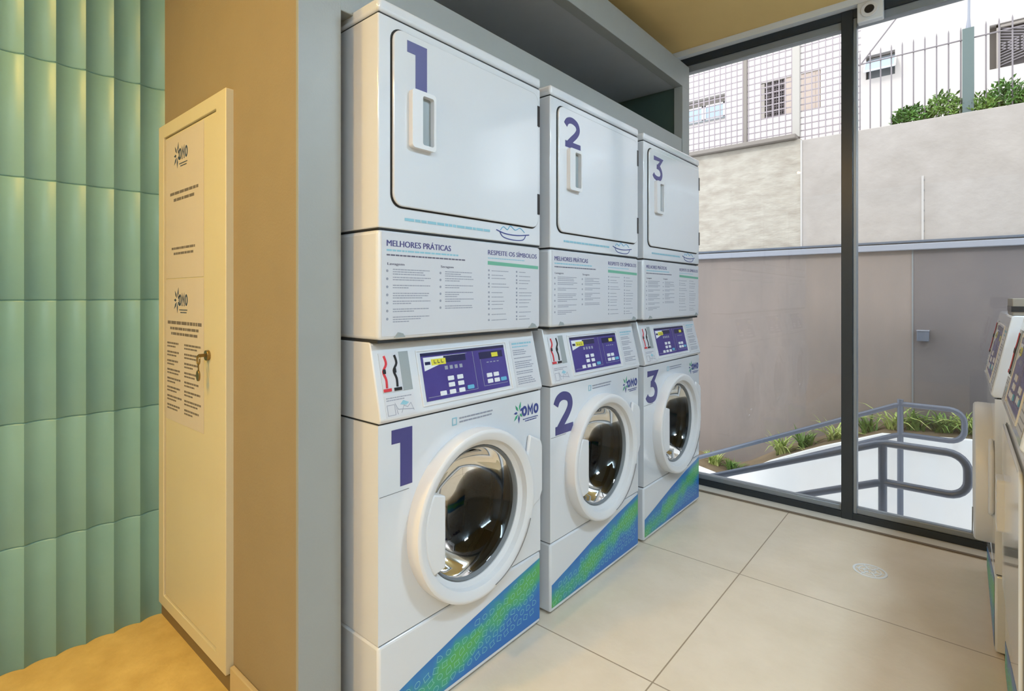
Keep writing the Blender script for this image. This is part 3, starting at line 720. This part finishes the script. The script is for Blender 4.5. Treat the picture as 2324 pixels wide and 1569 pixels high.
struct(MB().prism(EP, rect(-.262,-.247,1.61,2.17), 0, .006).build('trim_12', 'drip'), 'pale short vertical drip mark')
mb = MB()
for k in range(6): mb.prism(EP, rect(-.247,-.243,1.70+k*.085,1.716+k*.085), 0, .004)
struct(mb.build('trim_13', 'seam'))
struct(MB().prism(EP, rect(-.327,-.316,-.6,1.552), 0, .006).build('trim_14', 'seam'), 'dark vertical joint in the lower wall')
MBo = thing('conduit_box', (-.250, 5.597, .835)); tag(MBo, 'small dark metal box fixed to the lower wall outside', 'box')
MB().box(-.040, .040, -.085, 0, -.042, .042).build('housing', 'rail', MBo, bevel=.004)
MB().box(-.043, .043, -.09, 0, .042, .048).build('lid', 'ledge', MBo)
# coping of the wall, left section
struct(MB().box(-5, -1.20, 5.54, 5.9, 2.655, 2.70).build('trim_15', 'pole', bevel=.008), 'worn coping on the left wall section')
# white planter with a top that climbs
prof = [(-5,-.52),(-1.965,-.50),(-1.72,-.545),(-1.60,-.49),(-1.319,-.312),(-1.10,-.20),(-.905,-.106),(-.491,.070),(.037,.115),(4.5,.13)]
PP = lambda a, b, h: (a, h, b)
poly = [(-5,-.75)]+prof+[(4.5,-.75)]
mb = MB()
n = len(prof)
mb.add([(x,5.10,-.75) for x,z in prof]+[(x,5.10,z) for x,z in prof]+[(x,5.16,z) for x,z in prof],
       [(i,i+1,n+i+1,n+i) for i in range(n-1)]+[(n+i,n+i+1,2*n+i+1,2*n+i) for i in range(n-1)])
struct(mb.build('wall_planter', 'planter'), 'white planter wall whose top climbs to the right')
mb = MB(); mb.add([(x,5.155,z-.02) for x,z in prof]+[(x,5.60,z+.02) for x,z in prof], [(i,i+1,n+i+1,n+i) for i in range(n-1)])
struct(mb.build('planter_soil', 'soil'), 'soil bed behind the white planter wall')
def ptop(x):
    for (a, b), (c, d) in zip(prof, prof[1:]):
        if a <= x <= c: return b+(d-b)*(x-a)/(c-a)
    return .12
# spiky plants
def tuft(x, y, nb, ln, spread, m, label, z=None, wd=.011):
    mb = MB(); rr = random.Random(int((x+9)*1000))
    for k in range(nb):
        a = rr.uniform(0, 2*PI); L = 1.2*ln*rr.uniform(.65, 1.1); out = spread*rr.uniform(.25, 1)
        dx, dy = math.cos(a), math.sin(a)*.8; px, py = -dy, dx; w = wd*rr.uniform(.7, 1.2); pts = []
        bx, by = rr.uniform(-.05,.05), rr.uniform(-.03,.03)
        for q in range(6):
            t = q/5; ww = w*(1-t**2.2)+.0008
            cx = bx+dx*out*L*t**1.3; cy2 = by+dy*out*L*t**1.3; cz2 = L*(t-.55*out*t*t*t)
            pts.append([(cx+px*ww, cy2+py*ww, cz2), (cx, cy2, cz2-ww*.4), (cx-px*ww, cy2-py*ww, cz2)])
        vs = [p for r3 in pts for p in r3]
        mb.add(vs, [(q*3+c, q*3+c+1, q*3+c+4, q*3+c+3) for q in range(5) for c in (0, 1)])
    o = mb.build('leafy_plant', m, smooth=True); o.location = (x, y, (ptop(x) if z is None else z)-.02); tag(o, label, 'plant', 'plants in the bed outside'); return o
for x, nb, ln, sp, m, lb in [
    (-1.90, 60, .15, .9, 'leaf_l', 'short grassy plant, leftmost in the outdoor bed beside machine 3'),
    (-1.72, 50, .14, .9, 'leaf', 'short grassy plant in the bed, second from the left'),
    (-1.27, 46, .22, 1.3, 'leaf_l', 'arching pale grassy plant in the bed left of the mullion'),
    (-1.08, 40, .19, 1.1, 'leaf', 'green tuft right of the arching pale plant, left of the mullion'),
    (-.86, 30, .22, 1.4, 'leaf_l', 'tuft of sparse pale blades just left of the dark mullion'),
    (-.60, 34, .17, .8, 'leaf', 'small upright tuft just right of the dark mullion'),
    (-.42, 30, .26, 1.5, 'leaf_l', 'long-leaved arching plant left of the tall far handrail post'),
    (-.29, 26, .20, .8, 'leaf', 'upright tuft right behind the far handrail post'),
    (-.12, 60, .20, 1.5, 'leaf', 'wide bushy plant behind the loop of the far handrail'),
    (.04, 50, .21, 1.3, 'leaf_l', 'pale bushy plant behind the loop end of the far handrail'),
    (.20, 50, .19, 1.3, 'leaf', 'green plant beside the low right washer')]:
    tuft(x, 5.36, nb, ln, sp, m, lb, wd=.012)
# handrails
def rail_path(y, zt, xpost, xend, slope, drop, x_left):
    r = .085; pts = []
    pts.append((x_left, y, zt-slope*(xpost-x_left))); pts.append((xpost-.03, y, zt-slope*.03)); pts.append((xpost+.02, y, zt))
    pts.append((xend-r, y, zt))
    for k in range(1, 7):
        a = PI/2-k*PI/2/6; pts.append((xend-r+r*math.cos(a), y, zt-r+r*math.sin(a)))
    for k in range(0, 7):
        a = -k*PI/2/6; pts.append((xend-r+r*math.cos(a), y, zt-drop+r+r*math.sin(a)))
    pts.append((xpost+.02, y, zt-drop)); pts.append((xpost-.03, y, zt-drop-slope*.03)); pts.append((x_left, y, zt-drop-slope*(xpost-x_left)))
    return pts
def handrail(y, zt, xpost, xend, slope, label, r, posts):
    t = thing('handrail', (0,0,0)); tag(t, label, 'handrail', 'grey tubular handrails outside')
    MB().tube(rail_path(y, zt, xpost, xend, slope, .225, -3.6), r, 14).build('looped_rail', 'rail', t, smooth=True)
    for x in posts:
        z = zt-slope*max(0, xpost-x)
        MB().tube([(x, y, -.61), (x, y, z+.035 if x == xpost and y > 4 else z-.01)], r*1.05, 14).build('post', 'rail', t, smooth=True)
handrail(4.90, .36, -.355, .010, .46, 'far grey looped handrail beside the plants outside', .019, (-.355,))
handrail(3.70, .325, -.350, .022, .42, 'near grey looped handrail just outside the glass', .021, (-.350,))

# fence on top of the wall, left: wire net between posts
YF = 5.68
def post(name, x, w, z0, z1, m, label, group=None):
    o = MB().box(-w/2, w/2, -w/2, w/2, 0, z1-z0).build(name, m, bevel=.003); o.location = (x, YF, z0); tag(o, label, 'post', group); return o
fn = thing('net_fence', (0, YF, 2.66)); tag(fn, 'fine wire net fence on top of the left wall section', 'fence')
mb = MB(); cell = .062; x = -3.6
while x < -.70: mb.bar((x, 0, .0), (x, 0, 1.75), .009); x += cell*.92
z = .03
while z < 1.75: mb.bar((-3.6, 0.004, z), (-.70, 0.004, z), .009); z += cell
mb.build('net', 'net', fn)
post('fence_post', -1.69, .034, 2.70, 4.4, 'pole', 'thin taupe post carrying the net fence, left of the thick pale post')
post('fence_post', -1.22, .065, 2.69, 4.4, 'pole_w', 'thick pale post between net fence sections above the wall')
pg = thing('fence_post', (.034, YF, 2.62)); tag(pg, 'green-grey square steel post with a thin rod on top, above the concrete wall', 'post')
MB().box(-.037, .037, -.037, .037, 0, .71).build('square_post', 'post_green', pg, bevel=.003)
MB().tube([(0,0,.70),(0.004,0,.80),(.012,0,1.8)], .007, 8, rr=[.02,.009,.007]).build('rod', 'ledge', pg, smooth=True)
bf = thing('bar_fence', (0, YF, 2.62)); tag(bf, 'row of thin vertical steel bars with one horizontal wire above the plants', 'fence')
xs = [-.706+.0771*k for k in range(26)]
for x in xs:
    if abs(x-.034) < .035: continue
    MB().tube([(x,0,0),(x,0,.715),(x,0,.74)], .0055, 6, rr=[.0055,.0055,.001]).build('bar', 'wire', bf, smooth=True)
MB().tube([(-.72,-.008,.628),(1.3,-.008,.635)], .006, 6).build('horizontal_wire', 'wire', bf, smooth=True)
MB().tube([(-.705,-.008,.62),(-.444,-.008,.95),(.1,-.008,1.62)], .006, 6).build('brace_cable', 'wire', bf, smooth=True)
# shrubs on top of the wall
def shrub(x, w, h, n, label, m='leaf_d'):
    mb = MB(); rr = random.Random(int(x*1000)+77)
    for k in range(n):
        a = rr.uniform(0, 2*PI); q = math.sqrt(rr.random()); px = math.cos(a)*q*w/2; py = math.sin(a)*q*.10
        pz = rr.random()*h*(1-.6*q*q)+.005
        L = rr.uniform(.03,.06); d = Vector((rr.uniform(-1,1), rr.uniform(-1,.4), rr.uniform(.0,1))).normalized(); u = d.orthogonal().normalized()*L*.22
        c = Vector((px,py,pz)); up = d.cross(u).normalized()*L*.12
        mb.add([c, c+d*L*.5+u, c+d*L, c+d*L*.5-u, c+d*L*.5+up], [(0,1,4),(1,2,4),(2,3,4),(3,0,4)])
    for k in range(8):
        mb.tube([(rr.uniform(-.3,.3)*w,0,0),(rr.uniform(-.4,.4)*w,rr.uniform(-.05,.05),h*.7)], .003, 5)
    o = mb.build('shrub', m); o.location = (x, 5.72, 2.64); tag(o, label, 'plant', 'shrubs on top of the wall'); return o
shrub(-.345, .26, .17, 420, 'leafy green shrub on the wall top, leftmost of the row')
shrub(-.12, .30, .22, 480, 'leafy green shrub on the wall top, left of the square steel post', 'leaf')
shrub(.13, .22, .15, 300, 'low green shrub on the wall top, just right of the square steel post', 'leaf')
shrub(.26, .26, .25, 480, 'tall dense green shrub on the wall top under the grilled window')
shrub(.46, .26, .22, 420, 'green shrub on the wall top at the right picture edge', 'leaf')

# building behind
YB = 10.0
bd = thing('apartment_building', (0, YB, 0)); tag(bd, 'white rendered building facade rising behind the concrete wall', 'building')
def wall_with_holes(mb, x0, x1, z0, z1, holes, d=.14):
    xs = sorted({x0, x1}|{h[0] for h in holes}|{h[1] for h in holes}); zs = sorted({z0, z1}|{h[2] for h in holes}|{h[3] for h in holes})
    for a, b in zip(xs, xs[1:]):
        for c, e in zip(zs, zs[1:]):
            mx, mz = (a+b)/2, (c+e)/2
            if any(h[0] < mx < h[1] and h[2] < mz < h[3] for h in holes): continue
            mb.add([(a,0,c),(b,0,c),(b,0,e),(a,0,e)], [(0,1,2,3)])
    for h in holes:
        a, b, c, e = h
        mb.add([(a,0,c),(b,0,c),(b,0,e),(a,0,e),(a,d,c),(b,d,c),(b,d,e),(a,d,e)], [(0,1,5,4),(1,2,6,5),(2,3,7,6),(3,0,4,7)])
hA = (-4.15,-3.34,4.47,4.90); hB = (-2.73,-1.79,4.28,4.915); hC = (-1.165,-.79,4.57,4.94); hD = (.288,1.25,4.33,4.95)
mb = MB(); wall_with_holes(mb, -9, 6, -1, 9, [hA,hB,hC,hD]); mb.build('facade', 'facade', bd)
MB().box(-9, 6, .15, .3, -1, 9).build('inner_wall', 'facade_reveal', bd)
# A: two-light window set low in its opening
wa = MB().box(-4.15,-3.34,.06,.10,4.47,4.49).build('window', 'white_trim', bd)
mb = MB()
for x0, x1 in ((-4.15,-3.76),(-3.74,-3.36)):
    mb.box(x0, x1, .05, .08, 4.49, 4.52); mb.box(x0, x1, .05, .08, 4.74, 4.765); mb.box(x0, x0+.03, .05, .08, 4.49, 4.765); mb.box(x1-.03, x1, .05, .08, 4.49, 4.765)
mb.build('window_frame', 'white_trim', wa)
MB().box(-4.14,-3.36,.065,.07,4.50,4.75).build('pane', 'win_glass', wa)
MB().box(-4.15,-3.33,-.03,.05,4.445,4.47).build('sill', 'seam', wa)
# B: grille with sliding shutter
wb = MB().box(-2.70,-2.33,.05,.06,4.30,4.90).build('window', 'grille_back', bd)
mb = MB()
for k in range(8): mb.bar((-2.63+k*.04,.03,4.30),(-2.63+k*.04,.03,4.90),.012)
for k in range(12): mb.bar((-2.66,.03,4.31+k*.05),(-2.34,.03,4.31+k*.05),.010)
mb.build('grille', 'grille', wb)
MB().box(-2.73,-2.66,.01,.05,4.29,4.90).build('window_frame', 'facade_reveal', wb)
mb = MB(); mb.box(-2.34,-1.80,.02,.06,4.29,4.91)
for k in range(3): mb.box(-2.20+k*.16,-2.19+k*.16,.012,.02,4.30,4.90)
mb.build('shutter', 'shutter', wb)
# C: awning window pushed open
wc = MB().box(-1.15,-.80,.10,.12,4.59,4.92).build('window', 'seam', bd)
mb = MB(); mb.add([(-1.17,.02,4.86),(-.78,.02,4.86),(-.78,-.16,4.66),(-1.17,-.16,4.66),(-1.17,.04,4.86),(-.78,.04,4.86),(-.78,-.14,4.64),(-1.17,-.14,4.64)],[(0,1,2,3),(7,6,5,4),(0,3,7,4),(1,5,6,2),(3,2,6,7),(0,4,5,1)])
mb.build('open_sash', 'win_glass', wc)
mb = MB(); mb.bar((-1.17,.02,4.865),(-1.17,-.16,4.65),.02); mb.bar((-.78,.02,4.865),(-.78,-.16,4.65),.02); mb.bar((-1.17,-.16,4.65),(-.78,-.16,4.65),.02); mb.build('sash_frame', 'white_trim', wc)
# D: window behind an expanded metal screen
wd = MB().box(.37,1.22,.10,.12,4.35,4.93).build('window', 'grille_back', bd)
mb = MB()
for k in range(26):
    z = 4.10+k*.04
    for sgn in (1, -1):
        x0, x1 = .40, 1.22
        pts = []
        za, zb = z, z+sgn*.30*(x1-x0)
        if max(za, zb) > 4.92 or min(za, zb) < 4.345: continue
        mb.bar((x0,.06,za),(x1,.06,zb),.010)
mb.build('screen', 'wire', wd)
mb = MB(); mb.box(.36,.40,.03,.08,4.34,4.94); mb.box(.76,.78,.03,.08,4.34,4.94); mb.box(.36,1.22,.03,.08,4.905,4.94); mb.build('window_frame', 'facade_reveal', wd)

# ------------------------------------------------------------------ camera
cam = bpy.data.cameras.new('camera'); cam.sensor_width = 36; cam.sensor_fit = 'HORIZONTAL'; cam.lens = 36*1206/2324
cam.shift_y = -113.5/2324; cam.clip_start = .02
co = bpy.data.objects.new('camera', cam); C.objects.link(co); co.location = (0,0,1.17); co.rotation_euler = (PI/2, 0, math.radians(40.3))
bpy.context.scene.camera = co

# ------------------------------------------------------------------ light
w = bpy.data.worlds.new('World'); bpy.context.scene.world = w; w.use_nodes = True
w.node_tree.nodes['Background'].inputs[0].default_value = (.90,.95,1,1); w.node_tree.nodes['Background'].inputs[1].default_value = 2.7
sun = bpy.data.lights.new('sun', 'SUN'); sun.energy = 1.6; sun.angle = math.radians(8); sun.color = (1,.97,.92)
so = bpy.data.objects.new('sun', sun); C.objects.link(so)
so.rotation_euler = Vector((.45, .85, -.75)).to_track_quat('-Z', 'Y').to_euler()
def area(name, loc, size, power, col, size_y=None, target=None, shape='RECTANGLE', spread=None):
    l = bpy.data.lights.new(name, 'AREA'); l.energy = power; l.color = col; l.size = size; l.shape = shape; l.size_y = size_y or size
    if spread: l.spread = spread
    o = bpy.data.objects.new(name, l); C.objects.link(o); o.location = loc
    if target: o.rotation_euler = (Vector(target)-Vector(loc)).to_track_quat('-Z', 'Y').to_euler()
    return o
area('warm_ceiling_lamp', (-1.55, -.60, 2.66), .12, 24, (1,.64,.15), shape='DISK')
area('warm_back_lamp', (-1.11, -1.3, 2.66), .12, 42, (1,.56,.13), shape='DISK')
area('cool_ceiling_lamp', (.72, -.95, 2.66), .22, 50, (.60,.81,1), 1.6)  # added unseen fill that stands in for cool daylight on the machine fronts
area('cool_side_lamp', (.72, 1.72, 2.66), .22, 42, (.62,.82,1), .4)  # second unseen fill, added to strengthen daylight from the window
p = area('window_portal', (-.6, 3.33, 1.32), 3.0, 1, (1,1,1), 2.5, target=(-.6, 0, 1.32)); p.data.cycles.is_portal = True

sc = bpy.context.scene
sc.view_settings.view_transform = 'Standard'; sc.view_settings.look = 'None'; sc.view_settings.gamma = 1; sc.view_settings.exposure = 0
